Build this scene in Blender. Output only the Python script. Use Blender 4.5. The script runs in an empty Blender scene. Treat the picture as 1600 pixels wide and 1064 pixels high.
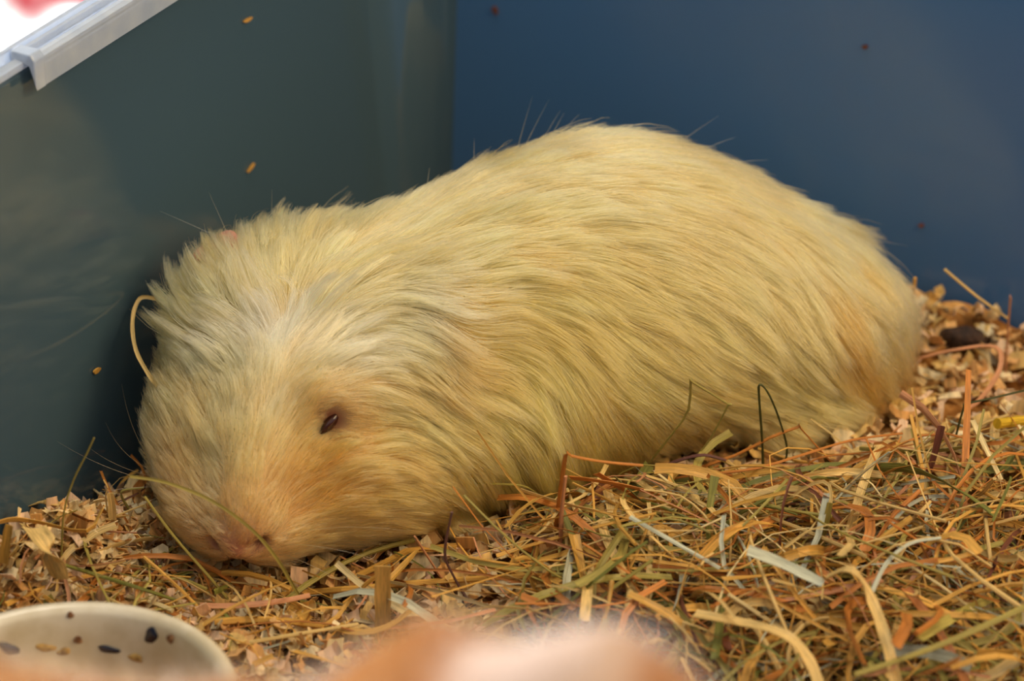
import bpy, bmesh, math, random
import numpy as np
from mathutils import Vector, Matrix
from mathutils.bvhtree import BVHTree
from mathutils.kdtree import KDTree

random.seed(7); rng = np.random.default_rng(7)
SC = bpy.context.scene
COL = SC.collection

# ------------------------------------------------------------------ camera
FPX = 100.0/36.0*1600.0
PITCH = math.radians(28.0)
CAM = np.array((0.0, -0.786, 0.463))
FW = np.array((0, math.cos(PITCH), -math.sin(PITCH)))
UP = np.array((0, math.sin(PITCH), math.cos(PITCH)))
RT = np.array((1.0, 0, 0))
cd = bpy.data.cameras.new('camera'); cam = bpy.data.objects.new('camera', cd); COL.objects.link(cam)
cd.lens = 100; cd.sensor_width = 36; cd.clip_start = 0.02; cd.clip_end = 50
cam.location = CAM; cam.rotation_euler = (math.radians(90)-PITCH, 0, 0)
cd.dof.use_dof = True; cd.dof.focus_distance = 0.862; cd.dof.aperture_fstop = 8.2
SC.camera = cam
SC.cycles.max_bounces = 9; SC.cycles.diffuse_bounces = 3; SC.cycles.glossy_bounces = 3; SC.cycles.transmission_bounces = 7
SC.view_settings.view_transform = 'Standard'; SC.view_settings.look = 'None'
SC.view_settings.exposure = 0.0; SC.view_settings.gamma = 1.0
SC.view_settings.use_curve_mapping = False

# ------------------------------------------------------------------ light
W = bpy.data.worlds.new('room_light'); SC.world = W; W.use_nodes = True
bg = W.node_tree.nodes['Background']; bg.inputs[0].default_value = (1.0, 0.93, 0.82, 1); bg.inputs[1].default_value = 0.60
sd = bpy.data.lights.new('low_sun', 'SUN'); sd.energy = 6.0; sd.angle = math.radians(3); sd.color = (.90, .95, 1)
so = bpy.data.objects.new('low_sun', sd); COL.objects.link(so)
so.rotation_euler = Vector((0.80, -0.46, -0.30)).to_track_quat('-Z', 'Y').to_euler()
ad = bpy.data.lights.new('warm_flank_fill', 'AREA'); ad.energy = 10.5; ad.size = 0.6; ad.size_y = 0.6; ad.shape = 'RECTANGLE'; ad.color = (1, .70, .35)  # added lamp, unseen, warms and brightens the flank
ao = bpy.data.objects.new('warm_flank_fill', ad); COL.objects.link(ao); ao.location = (0.95, -0.42, 0.85)
ao.rotation_euler = (Vector((0.0, 0.03, 0.03))-ao.location).to_track_quat('-Z', 'Y').to_euler()

cl_ = bpy.data.lights.new('ceiling_lamp', 'AREA'); cl_.energy = 7.4; cl_.shape = 'DISK'; cl_.size = .5; cl_.color = (1, .90, .74)
co = bpy.data.objects.new('ceiling_lamp', cl_); COL.objects.link(co); co.location = (-.05, .12, 1.35)
kd_ = bpy.data.lights.new('cloth_fill_spot', 'SPOT'); kd_.energy = 70; kd_.spot_size = math.radians(26); kd_.spot_blend = .5; kd_.shadow_soft_size = .06; kd_.color = (.92, .96, 1)  # added spot, unseen, brightens only the cloth in place of daylight
ko = bpy.data.objects.new('cloth_fill_spot', kd_); COL.objects.link(ko); ko.location = (-0.62, 0.80, 0.85)
ko.rotation_euler = (Vector((-.22, .44, -.03))-ko.location).to_track_quat('-Z', 'Y').to_euler()

# ------------------------------------------------------------------ helpers
def ray(px, py):
    d = FW + RT*((px-800)/FPX) + UP*((532-py)/FPX)
    return d
def on_z(px, py, z=0.0):
    d = ray(px, py); t = (z-CAM[2])/d[2]; return CAM+d*t
def on_y(px, py, y):
    d = ray(px, py); t = (y-CAM[1])/d[1]; return CAM+d*t
def project(P):
    P = np.asarray(P)-CAM; z = P@FW
    return 800+FPX*(P@RT)/z, 532-FPX*(P@UP)/z
def srgb(r, g, b):
    f = lambda c: (c/255/12.92 if c/255 <= .04045 else ((c/255+.055)/1.055)**2.4)
    return (f(r), f(g), f(b))
def mat(name, color=(.8, .8, .8), rough=.5, spec=.5, **kw):
    m = bpy.data.materials.new(name); m.use_nodes = True
    b = m.node_tree.nodes['Principled BSDF']
    b.inputs['Base Color'].default_value = (*color, 1); b.inputs['Roughness'].default_value = rough
    b.inputs['Specular IOR Level'].default_value = spec
    for k, v in kw.items(): b.inputs[k.replace('_', ' ')].default_value = v
    return m
def node(m, t, **kw):
    n = m.node_tree.nodes.new(t)
    for k, v in kw.items(): setattr(n, k, v)
    return n
def link(m, a, b): m.node_tree.links.new(a, b)
def bsdf(m): return m.node_tree.nodes['Principled BSDF']
def noise_color(m, stops, scale=40, detail=6, coords='Object', stretch=None, bump=0, bump_scale=None):
    """procedural mottling: noise -> ramp -> base colour, optional fine bump"""
    tc = node(m, 'ShaderNodeTexCoord'); mp = node(m, 'ShaderNodeMapping')
    link(m, tc.outputs[coords], mp.inputs[0])
    if stretch: mp.inputs['Scale'].default_value = stretch
    n = node(m, 'ShaderNodeTexNoise'); n.inputs['Scale'].default_value = scale; n.inputs['Detail'].default_value = detail
    link(m, mp.outputs[0], n.inputs['Vector'])
    r = node(m, 'ShaderNodeValToRGB'); link(m, n.outputs[0], r.inputs[0])
    el = r.color_ramp.elements
    while len(el) < len(stops): el.new(.5)
    for e, (p, c) in zip(el, stops): e.position = p; e.color = (*c, 1)
    link(m, r.outputs[0], bsdf(m).inputs['Base Color'])
    if bump:
        n2 = node(m, 'ShaderNodeTexNoise'); n2.inputs['Scale'].default_value = bump_scale or scale*3; n2.inputs['Detail'].default_value = 4
        link(m, mp.outputs[0], n2.inputs['Vector'])
        bp = node(m, 'ShaderNodeBump'); bp.inputs['Strength'].default_value = bump; bp.inputs['Distance'].default_value = .001
        link(m, n2.outputs[0], bp.inputs['Height']); link(m, bp.outputs[0], bsdf(m).inputs['Normal'])
    return m
def obj(name, verts, faces, m, parent=None, smooth=True):
    me = bpy.data.meshes.new(name); me.from_pydata([tuple(v) for v in verts], [], [tuple(f) for f in faces]); me.update()
    if smooth: me.polygons.foreach_set('use_smooth', [True]*len(me.polygons))
    if m: me.materials.append(m)
    o = bpy.data.objects.new(name, me); COL.objects.link(o)
    if parent: o.parent = parent
    return o
def tag(o, label=None, cat=None, group=None, kind=None):
    if label: o['label'] = label
    if cat: o['category'] = cat
    if group: o['group'] = group
    if kind: o['kind'] = kind
    return o
def empty(name, loc=(0, 0, 0)):
    o = bpy.data.objects.new(name, None); COL.objects.link(o); o.location = loc; o.empty_display_size = .02; return o

# ------------------------------------------------------------------ bin frame
K = np.array((-0.0380, 0.1760, 0.0))              # back-left corner of the bin
YAW = math.radians(24.94)
BD = np.array((math.cos(YAW), -math.sin(YAW), 0))    # along the back wall, to the right
LD = np.array((-math.sin(YAW), -math.cos(YAW), 0))   # along the left wall, to the front
DRAFT = math.tan(math.radians(4.0))                  # the bin flares outward to the top
DEPTH, WIDTH, TOP, BOT = 0.492, 0.62, 0.1465, -0.035
def B(s, t, z=0.0): return K+BD*s+LD*t+np.array((0, 0, z))
def st(P):
    d = np.asarray(P)-K; return d@BD, d@LD

# plastic
def plastic(name, c, rough, ior=1.5):
    m = mat(name, c, rough, .5); bsdf(m).inputs['IOR'].default_value = ior
    tc = node(m, 'ShaderNodeTexCoord')
    n = node(m, 'ShaderNodeTexNoise'); n.inputs['Scale'].default_value = 26; n.inputs['Detail'].default_value = 7
    link(m, tc.outputs['Object'], n.inputs['Vector'])
    mr = node(m, 'ShaderNodeMapRange'); mr.inputs['To Min'].default_value = rough-.03; mr.inputs['To Max'].default_value = rough+.05
    link(m, n.outputs[0], mr.inputs[0]); link(m, mr.outputs[0], bsdf(m).inputs['Roughness'])
    n2 = node(m, 'ShaderNodeTexNoise'); n2.inputs['Scale'].default_value = 900
    link(m, tc.outputs['Object'], n2.inputs['Vector'])
    bp = node(m, 'ShaderNodeBump'); bp.inputs['Strength'].default_value = .03; bp.inputs['Distance'].default_value = .0005
    link(m, n2.outputs[0], bp.inputs['Height']); link(m, bp.outputs[0], bsdf(m).inputs['Normal'])
    return m
M_BLUE = plastic('blue_plastic', srgb(64, 102, 148), .15); M_BLUE_WARMLIT = plastic('blue_plastic_warm_lit', srgb(62, 83, 97), .06, 1.45)  # left wall: same plastic, warm reflected light greyed into its colour

def wall(name, path, m=M_BLUE, thick=.004):
    """vertical wall sheet along a plan path (inner face on the right of travel), with thickness and a rounded top"""
    P = [np.array(p) for p in path]; n = len(P)
    V, F = [], []
    nor = []
    for i in range(n):
        a = P[max(i-1, 0)]; b = P[min(i+1, n-1)]; d = (b-a)/np.linalg.norm(b-a); nor.append(np.array((-d[1], d[0], 0)))
    prof = [(0, BOT), (0, TOP-.002), (.0006, TOP-.0006), (.002, TOP), (thick-.0006, TOP-.0006), (thick, TOP-.002), (thick, BOT)]
    for p, q in zip(P, nor):
        for o_, z in prof: V.append(p+q*(o_+z*DRAFT)+np.array((0, 0, z)))
    k = len(prof)
    for i in range(n-1):
        for j in range(k-1): F.append((i*k+j, (i+1)*k+j, (i+1)*k+j+1, i*k+j+1))
    o = obj(name, V, F, m, smooth=False); o['kind'] = 'structure'
    return o
# left wall: from the front to the back corner, the moulded corner strip belongs to it
CH = .0165
corner = [B(0, CH+.001)]
for k in range(7):
    a = math.radians(90*k/6); corner.append(B(CH*(1-math.cos(a)), CH*(1-math.sin(a))))
corner.append(B(CH+.001, 0))
wall('wall_left', [B(0, DEPTH), B(0, .3), B(0, .12), B(0, CH)], M_BLUE_WARMLIT)
cw = wall('wall_corner', corner, M_BLUE_WARMLIT, thick=.004); cw.data.polygons.foreach_set('use_smooth', [True]*len(cw.data.polygons))
wall('wall_back', [B(CH, 0), B(.3, 0), B(WIDTH, 0)])
wall('wall_right', [B(WIDTH, 0), B(WIDTH, DEPTH)])
wall('wall_front', [B(WIDTH, DEPTH), B(0, DEPTH)])
fl = obj('floor', [B(0, 0, BOT), B(WIDTH, 0, BOT), B(WIDTH, DEPTH, BOT), B(0, DEPTH, BOT)], [(0, 3, 2, 1)], M_BLUE, smooth=False); fl['kind'] = 'structure'

# ------------------------------------------------------------------ bedding height
def bump2(x, y, cx, cy, rx, ry, h): return h*np.exp(-(((x-cx)/rx)**2+((y-cy)/ry)**2))
MOUNDS = []
def mound(px, py, rx, ry, h, z=0.0):
    p = on_z(px, py, z); MOUNDS.append((p[0], p[1], rx, ry, h))
mound(0, 905, .030, .030, .018)
mound(110, 880, .022, .022, .006)
mound(200, 860, .016, .020, .007)
mound(1530, 520, .05, .030, .021)
mound(1500, 700, .07, .05, .010)
mound(1280, 900, .09, .035, .008)
mound(1000, 830, .04, .02, .004)
mound(430, 905, .045, .018, -.005)
mound(700, 250, .05, .05, .006)
def ground(x, y):
    z = np.zeros_like(np.asarray(x, float))
    for c in MOUNDS: z = z+bump2(x, y, *c)
    z = z+.0022*np.sin(x*170+1.3)*np.cos(y*150-.4)+.0014*np.sin(x*330+y*290)
    return z-.004

# ------------------------------------------------------------------ guinea pig: body field
def rotz(a): c, s = math.cos(a), math.sin(a); return np.array(((c, -s, 0), (s, c, 0), (0, 0, 1)))
def axes(d, up=(0, 0, 1)):
    d = np.array(d, float); d /= np.linalg.norm(d); u = np.array(up, float); r = np.cross(d, u); r /= np.linalg.norm(r); u = np.cross(r, d)
    return np.stack((d, r, u), 1)                # columns: along, side, up
AX = axes((.15, .080, 0))
HEAD = axes((-.16, -.86, -.42))                  # nose direction
ELL = [ # centre, radii, axes, blend
 ((-.066, -.020, .034), (.040, .040, .032), HEAD, .010),       # skull and cheeks
 ((-.0785, -.049, .0215), (.024, .0265, .0195), HEAD, .014),   # muzzle
 ((-.068, .002, .045), (.034, .036, .026), HEAD, .014),        # crown
 ((-.040, -.033, .022), (.031, .025, .022), AX, .014),         # jowl
 ((-.092, -.022, .026), (.022, .016, .022), HEAD, .012),       # far jowl
 ((-.022, .012, .041), (.050, .046, .038), AX, .022),          # shoulders
 ((.026, .035, .049), (.060, .046, .045), AX, .026),           # trunk
 ((.079, .046, .0305), (.045, .040, .0325), AX, .030),           # rump
 ((.000, -.008, .022), (.036, .026, .024), AX, .016),          # chest and fore leg
 ((.038, .014, .030), (.055, .026, .024), AX, .018),           # low flank
 ((.095, .035, .024), (.034, .022, .024), AX, .014),           # thigh
 ((.0965, .0165, .0075), (.021, .011, .0105), axes((.80, .6, 0)), .010),   # hind foot
 ((-.014, -.030, .000), (.014, .007, .006), axes((-.4, -.9, 0)), .006), # fore paw
]
def ell_sd(P, c, r, A):
    q = (P-np.array(c))@A; r = np.array(r)
    k0 = np.sqrt(((q/r)**2).sum(-1)); k1 = np.sqrt(((q/r**2)**2).sum(-1))+1e-9
    return k0*(k0-1)/k1
def smin(a, b, k):
    h = np.maximum(k-np.abs(a-b), 0)/k
    return np.minimum(a, b)-h*h*k*.25
EYE_PX = (519, 656)
SHORT = True
def sdf(P):
    d = None
    for c, r, A, k in ELL:
        e = ell_sd(P, c, r, A)
        d = e if d is None else smin(d, e, k)
    return d
GS = .0016
G0 = np.array((-.135, -.10, -.012)); GN = (185, 155, 78)
gx, gy, gz = [G0[i]+GS*np.arange(GN[i]) for i in range(3)]
def field(): 
    P = np.stack(np.meshgrid(gx, gy, gz, indexing='ij'), -1)
    return sdf(P.reshape(-1, 3)).reshape(GN)
SDG = field()
def trilerp(G, P, g0=G0, gs=GS):
    q = (P-g0)/gs; n = np.array(G.shape[:3]); q = np.clip(q, 0, n-1.001); i = q.astype(int); f = q-i
    out = 0
    for dx in (0, 1):
        for dy in (0, 1):
            for dz in (0, 1):
                w = (f[:, 0] if dx else 1-f[:, 0])*(f[:, 1] if dy else 1-f[:, 1])*(f[:, 2] if dz else 1-f[:, 2])
                v = G[i[:, 0]+dx, i[:, 1]+dy, i[:, 2]+dz]
                out = out+(w[:, None]*v if v.ndim > 1 else w*v)
    return out
def surface_nets(G, g0, gs):
    n = G.shape; s = G < 0
    acc = np.zeros((n[0]-1, n[1]-1, n[2]-1, 3)); cnt = np.zeros((n[0]-1, n[1]-1, n[2]-1))
    corners = [(a, b, c) for a in (0, 1) for b in (0, 1) for c in (0, 1)]
    sl = lambda o: tuple(slice(o[k], n[k]-1+o[k]) for k in range(3))
    for a in corners:
        for ax in range(3):
            if a[ax]: continue
            b = list(a); b[ax] = 1
            va, vb = G[sl(a)], G[sl(b)]; m = (va < 0) != (vb < 0)
            t = np.where(m, va/np.where(m, va-vb, 1), 0)
            for k in range(3): acc[..., k] += np.where(m, a[k]+(t if k == ax else 0), 0)
            cnt += m
    act = cnt > 0; idx = -np.ones(act.shape, int); idx[act] = np.arange(act.sum())
    ijk = np.argwhere(act); V = g0+gs*(ijk+acc[act]/cnt[act][:, None])
    F = []
    for ax in range(3):
        u, v = (ax+1) % 3, (ax+2) % 3
        sa = [slice(1, n[k]-1) for k in range(3)]; sb = list(sa)
        sa[ax] = slice(0, n[ax]-1); sb[ax] = slice(1, n[ax])
        A_, B_ = s[tuple(sa)], s[tuple(sb)]
        e = np.argwhere(A_ != B_); flip = A_[tuple(e.T)]
        base = e.copy(); base[:, u] += 1; base[:, v] += 1
        def cell(du, dv):
            c = base.copy(); c[:, u] -= du; c[:, v] -= dv; return idx[tuple(c.T)]
        q = np.stack((cell(1, 1), cell(0, 1), cell(0, 0), cell(1, 0)), 1)
        q[~flip] = q[~flip][:, ::-1]; F.append(q)
    return V, np.concatenate(F)
def grad_grid(G):
    g = np.stack(np.gradient(G, GS), -1); return g/(np.linalg.norm(g, axis=-1, keepdims=True)+1e-9)
V0, F0 = surface_nets(SDG, G0, GS)
bvh = BVHTree.FromPolygons([Vector(v) for v in V0], [tuple(int(i) for i in f) for f in F0])
def hit(px, py):
    d = ray(px, py); d = d/np.linalg.norm(d)
    r = bvh.ray_cast(Vector(CAM), Vector(d))
    return None if r[0] is None else np.array(r[0])
def near_surface(P):
    r = bvh.find_nearest(Vector(P)); return np.array(r[0]), np.array(r[1])
def surf_px(px, py):
    """point of the body under a pixel; past the outline, the nearest point of the body"""
    h = hit(px, py)
    if h is not None: return h
    d = ray(px, py); d = d/np.linalg.norm(d)
    best = min((near_surface(CAM+d*t) + (CAM+d*t,) for t in np.linspace(.78, 1.0, 23)), key=lambda r: np.linalg.norm(r[0]-r[2]))
    return best[0]
# carve eye, nostrils and mouth
eye_p = surf_px(*EYE_PX); _, eye_n = near_surface(eye_p)
nose_p = surf_px(370, 846); _, nose_n = near_surface(nose_p)
NR = np.cross(np.array((0, 0, 1.0)), nose_n); NR /= np.linalg.norm(NR); NU = np.cross(nose_n, NR)
if NR[0] < 0: NR = -NR
mouth_p = surf_px(372, 888)
nostrils = [surf_px(341, 846), surf_px(402, 846)]
PG = np.stack(np.meshgrid(gx, gy, gz, indexing='ij'), -1).reshape(-1, 3)
def carve(c, r, A, k):
    global SDG
    near = (np.abs(PG-np.array(c)).max(1) < max(r)*2+.01); f = SDG.reshape(-1)
    e = -ell_sd(PG[near], c, r, A); a = f[near]
    h = np.maximum(k-np.abs(a-e), 0)/k; f[near] = np.maximum(a, e)+h*h*k*.25
def grow(c, r, A, k):
    near = (np.abs(PG-np.array(c)).max(1) < max(r)*2+.01); f = SDG.reshape(-1)
    f[near] = smin(f[near], ell_sd(PG[near], c, r, A), k)
EA = axes(eye_n, (-.65, 0, .8))
carve(eye_p+eye_n*.0005, (.0036, .0054, .0021), EA, .003)
NA = axes(nose_n)
q0, q1, q2 = surf_px(424, 585), surf_px(404, 690), surf_px(382, 800)      # bridge of the nose
bn = near_surface(q1)[1]
grow(q1-bn*.0030, (.026, .0085, .0065), axes(q0-q2, bn), .010)
b0 = surf_px(535, 596); bn = near_surface(b0)[1]; grow(b0-bn*.002, (.015, .008, .006), axes(surf_px(600, 612)-surf_px(480, 600), bn), .010)   # brow
for hx, hy, hr in ((492, 712, .010), (470, 780, .009), (300, 745, .010)):
    h0 = surf_px(hx, hy); bn = near_surface(h0)[1]; carve(h0+bn*.0062, (.0080, hr, hr*1.3), axes(bn), .008)
grow(nose_p-nose_n*.0015, (.0042, .0070, .0045), NA, .006)
for sgn, q in zip((-1, 1), nostrils):
    d = NR*(1 if sgn > 0 else -1)*.8-NU*.5
    carve(q+nose_n*.0015, (.0045, .0042, .0019), axes(nose_n, NU+NR*(-.55*sgn)), .002)
carve(mouth_p+nose_n*.002, (.0055, .0011, .0085), NA, .002)
del PG
GRD = grad_grid(SDG)
V0, F0 = surface_nets(SDG, G0, GS)
bvh = BVHTree.FromPolygons([Vector(v) for v in V0], [tuple(int(i) for i in f) for f in F0])
print('body', len(V0), len(F0))

# ------------------------------------------------------------------ grooming strokes (drawn over the animal, then laid on its surface)
STROKES = [ # points, length mm, lift
 ([(372,822),(384,740),(408,650),(426,570),(430,500)], 12, .30),
 ([(350,815),(318,740),(300,650),(270,580),(228,530)], 13, .30),
 ([(335,855),(275,815),(240,760),(226,700)], 10, .35),
 ([(345,890),(300,870),(260,830)], 9, .3),
 ([(345,720),(312,640),(262,575),(228,550)], 14, .35),
 ([(398,815),(425,740),(455,660),(495,600),(560,565)], 13, .25),
 ([(430,810),(480,745),(540,712),(620,700),(690,725)], 14, .22),
 ([(420,862),(500,824),(600,800),(700,800)], 15, .22),
 ([(415,890),(490,880),(570,866),(650,845)], 13, .22),
 ([(450,712),(475,650),(515,612),(580,610),(650,640),(705,700)], 17, .34),
 ([(440,740),(470,690),(500,678)], 8, .2),
 ([(545,668),(620,668),(685,705),(725,760),(745,805)], 17, .22),
 ([(430,512),(415,440),(405,380),(400,335)], 25, .48),
 ([(418,512),(368,440),(340,395),(318,362)], 26, .55),
 ([(405,522),(330,470),(270,425),(248,402)], 26, .55),
 ([(395,540),(310,512),(250,485),(222,472)], 20, .5),
 ([(440,510),(450,430),(444,375),(438,330)], 23, .40),
 ([(445,510),(480,430),(512,375),(545,345)], 21, .22),
 ([(450,512),(510,442),(580,412),(650,412)], 26, .24),
 ([(460,530),(530,482),(600,462),(660,485),(700,535),(722,590)], 28, .36),
 ([(470,558),(540,532),(600,532),(645,562),(672,610)], 24, .36),
 ([(428,560),(430,535),(430,505)], 15, .85),
 ([(380,570),(350,540),(320,525)], 15, .7),
 ([(480,570),(520,550),(560,548)], 17, .6),
 ([(470,600),(520,570),(580,570),(640,600),(690,640)], 20, .36),
 ([(560,355),(650,312),(750,262),(850,238),(950,230)], 20, .12),
 ([(620,400),(720,362),(820,342),(920,342),(1050,380)], 24, .16),
 ([(680,450),(780,432),(880,452),(960,500),(1040,560)], 26, .18),
 ([(720,520),(800,502),(860,540),(900,620),(930,700)], 28, .18),
 ([(725,600),(780,605),(830,660),(862,740)], 28, .18),
 ([(740,690),(780,730),(805,795)], 24, .16),
 ([(700,750),(760,790),(790,820)], 20, .16),
 ([(700,560),(760,542),(820,572),(850,640)], 28, .2),
 ([(900,260),(1000,270),(1120,312),(1220,380),(1290,470)], 24, .12),
 ([(1000,230),(1120,262),(1230,322),(1320,400),(1385,480)], 24, .12),
 ([(850,205),(950,212),(1060,228),(1160,262)], 22, .10),
 ([(1050,400),(1140,450),(1200,530),(1250,600)], 26, .2),
 ([(950,480),(1030,522),(1100,580),(1200,622)], 26, .2),
 ([(900,520),(960,590),(1030,640),(1100,655)], 26, .2),
 ([(1150,300),(1260,380),(1330,480),(1372,560),(1392,615)], 28, .2),
 ([(1250,400),(1290,500),(1325,580),(1360,620)], 28, .22),
 ([(1290,340),(1360,412),(1402,490),(1412,560)], 27, .18),
 ([(1180,600),(1250,620),(1320,645),(1385,665)], 26, .25),
 ([(1060,620),(1130,640),(1200,650),(1260,660)], 22, .25),
 ([(980,640),(1000,690),(995,735)], 24, .2),
 ([(1060,650),(1100,680),(1120,700)], 18, .25),
 ([(880,640),(892,720),(885,765)], 26, .2),
 ([(820,740),(830,780),(820,800)], 22, .2),
 ([(1190,650),(1240,680),(1280,700)], 12, .2),
]
gp, gdir, glen, glift = [], [], [], []
for pts, L, lift in STROKES:
    pts = np.array(pts, float); S = []
    for a, b in zip(pts[:-1], pts[1:]):
        n = max(1, int(np.linalg.norm(b-a)/14))
        for k in range(n): S.append(a+(b-a)*k/n)
    S.append(pts[-1])
    P = [hit(*s) for s in S]
    for a, b in zip(P[:-1], P[1:]):
        if a is None or b is None: continue
        d = b-a; l = np.linalg.norm(d)
        if l < 1e-5 or l > .02: continue
        gp.append((a+b)/2); gdir.append(d/l); glen.append(L*.001); glift.append(lift)
gp, gdir, glen, glift = map(np.array, (gp, gdir, glen, glift))
print('guides', len(gp))
FS = .004
fn = [int((gx[-1]-gx[0])/FS)+2, int((gy[-1]-gy[0])/FS)+2, int((gz[-1]-gz[0])/FS)+2]
FP = np.stack(np.meshgrid(*[G0[i]+FS*np.arange(fn[i]) for i in range(3)], indexing='ij'), -1).reshape(-1, 3)
FDIR = np.zeros((len(FP), 3)); FLEN = np.zeros(len(FP)); FLIFT = np.zeros(len(FP))
for i in range(0, len(FP), 8000):
    p = FP[i:i+8000]; d2 = ((p[:, None]-gp[None])**2).sum(-1); w = 1/(d2+4e-6)**2
    # elsewhere: from the nose to the rump, falling with gravity on the flanks
    hd = np.clip((.03-p[:, 0])/.06, 0, 1)[:, None]
    g = AX[:, 0][None]*np.ones((len(p), 1))+np.array((0, 0, -.55))*np.clip((.075-p[:, 2:3])/.05, 0, 1)
    g = g/np.linalg.norm(g, axis=1, keepdims=True)
    wd = 1/(.022**2)**2
    W_ = w.sum(1)+wd
    FDIR[i:i+8000] = (w@gdir+g*wd)/W_[:, None]; FLEN[i:i+8000] = (w@glen+.024*wd)/W_; FLIFT[i:i+8000] = (w@glift+.2*wd)/W_
FDIR = FDIR.reshape(*fn, 3); FLEN = FLEN.reshape(fn); FLIFT = FLIFT.reshape(fn)

# coat colours, cheek shade and flank glow painted in: (pixel, radius m, colour, weight)
CREAM = np.array(srgb(240, 214, 160)); TINT = np.array((.985, .75, .52))
def WH(r, g, b): return tuple(np.array(srgb(r, g, b))/TINT)
PATCH = [((1285,440), .006, srgb(190,130,66), .8), ((1298,480), .006, srgb(184,124,60), .9), ((1315,530), .006, srgb(190,130,62), .8),
 ((1305,385), .006, srgb(196,140,72), .7), ((1328,570), .008, srgb(196,140,70), .7), ((1380,600), .012, srgb(196,142,76), .6),
 ((430,530), .008, WH(248,230,204), .6), ((432,570), .009, WH(240,212,170), .4), ((520,562), .011, WH(244,224,184), .5), ((415,650), .010, WH(240,216,170), .5),
 ((620,470), .010, WH(244,220,176), .5), ((340,560), .010, WH(242,220,180), .4), ((395,740), .010, srgb(240,214,170), .5),
 ((560,790), .030, srgb(212,166,100), .8), ((470,770), .012, srgb(206,160,98), .7), ((270,740), .024, srgb(198,162,118), .8), ((300,830), .014, srgb(206,164,122), .6), ((370,850), .012, srgb(222,180,146), .7), ((370,890), .012, srgb(218,180,140), .6),  # cheeks and under-eye darkened to paint in shade; nose tones are its own
 ((800,640), .034, srgb(240,202,112), .7), ((860,560), .034, srgb(240,204,120), .6), ((1050,590), .034, srgb(238,204,124), .6), ((1180,600), .03, srgb(238,204,124), .5), ((660,545), .010, srgb(216,160,116), .7), ((1100,690), .020, srgb(214,172,118), .6),  # flank patches turned golden, painting in warm light through the fur
 ((340,395), .008, srgb(214,164,140), .6)]
patches = [(surf_px(*p), r, np.array(c), w) for p, r, c, w in PATCH]
def coat(P):
    C = np.repeat(CREAM[None], len(P), 0)
    for c, r, col, w in patches:
        k = (w*np.exp(-((P-c)**2).sum(1)/(r*r)))[:, None]; C = C*(1-k)+col*k
    return C*TINT

# body mesh
pig = empty('guinea_pig', (.02, .03, 0)); tag(pig, 'cream long-haired crested guinea pig resting on straw in the bin corner', 'guinea pig')
PIGINV = Matrix.Translation(-Vector(pig.location))
skin_c = coat(V0)*np.array((.74, .92, 1.20))
def near(P, c, r): return np.exp(-((P-c)**2).sum(1)/(r*r))[:, None]
pink = np.array(srgb(186, 120, 96))
for c, r, col, w in ((nose_p, .0060, pink, .9), (mouth_p, .006, np.array(srgb(190, 128, 106)), .7), (nostrils[0], .0028, np.array(srgb(120, 62, 52)), .9), (nostrils[1], .0028, np.array(srgb(120, 62, 52)), .9),
                     (eye_p, .0048, np.array(srgb(140, 88, 62)), .9)):
    k = np.clip(near(V0, c, r)*w*1.3, 0, 1); skin_c = skin_c*(1-k)+col*k
M_SKIN = mat('pale_skin', CREAM, .6, .3)
a = node(M_SKIN, 'ShaderNodeAttribute', attribute_name='skin'); link(M_SKIN, a.outputs['Color'], bsdf(M_SKIN).inputs['Base Color'])
M_SKIN.node_tree.nodes['Principled BSDF'].inputs['Subsurface Weight'].default_value = .0
body = obj('body', V0-np.array(pig.location), F0, M_SKIN, pig)
at = body.data.attributes.new('skin', 'FLOAT_COLOR', 'POINT')
at.data.foreach_set('color', np.concatenate((skin_c, np.ones((len(V0), 1))), 1).astype(np.float32).ravel())

# eye
def lathe_sphere(name, c, r, m, parent, A=np.eye(3), nu=24, nv=16):
    V, F = [], []
    for j in range(nv+1):
        th = math.pi*j/nv
        for i in range(nu):
            ph = 2*math.pi*i/nu; V.append(np.array(c)+A@(np.array((math.cos(th), math.sin(th)*math.cos(ph), math.sin(th)*math.sin(ph)))*np.array(r)))
    for j in range(nv):
        for i in range(nu): F.append((j*nu+i, j*nu+(i+1) % nu, (j+1)*nu+(i+1) % nu, (j+1)*nu+i))
    if parent: V = np.array(V)-np.array(parent.location)
    return obj(name, V, F, m, parent)
M_EYE = mat('dark_ruby_eye', srgb(58, 26, 20), .12, .6)
lathe_sphere('eye', eye_p-eye_n*.0036, (.0042, .0053, .0019), M_EYE, pig, EA)
# far-side eye
far, far_n = near_surface(surf_px(226, 640)+np.array((-.004, .014, 0)))
lathe_sphere('eye', np.array(far)-np.array(far_n)*.002, (.0050, .0054, .0046), M_EYE, pig, axes(far_n))

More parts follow.
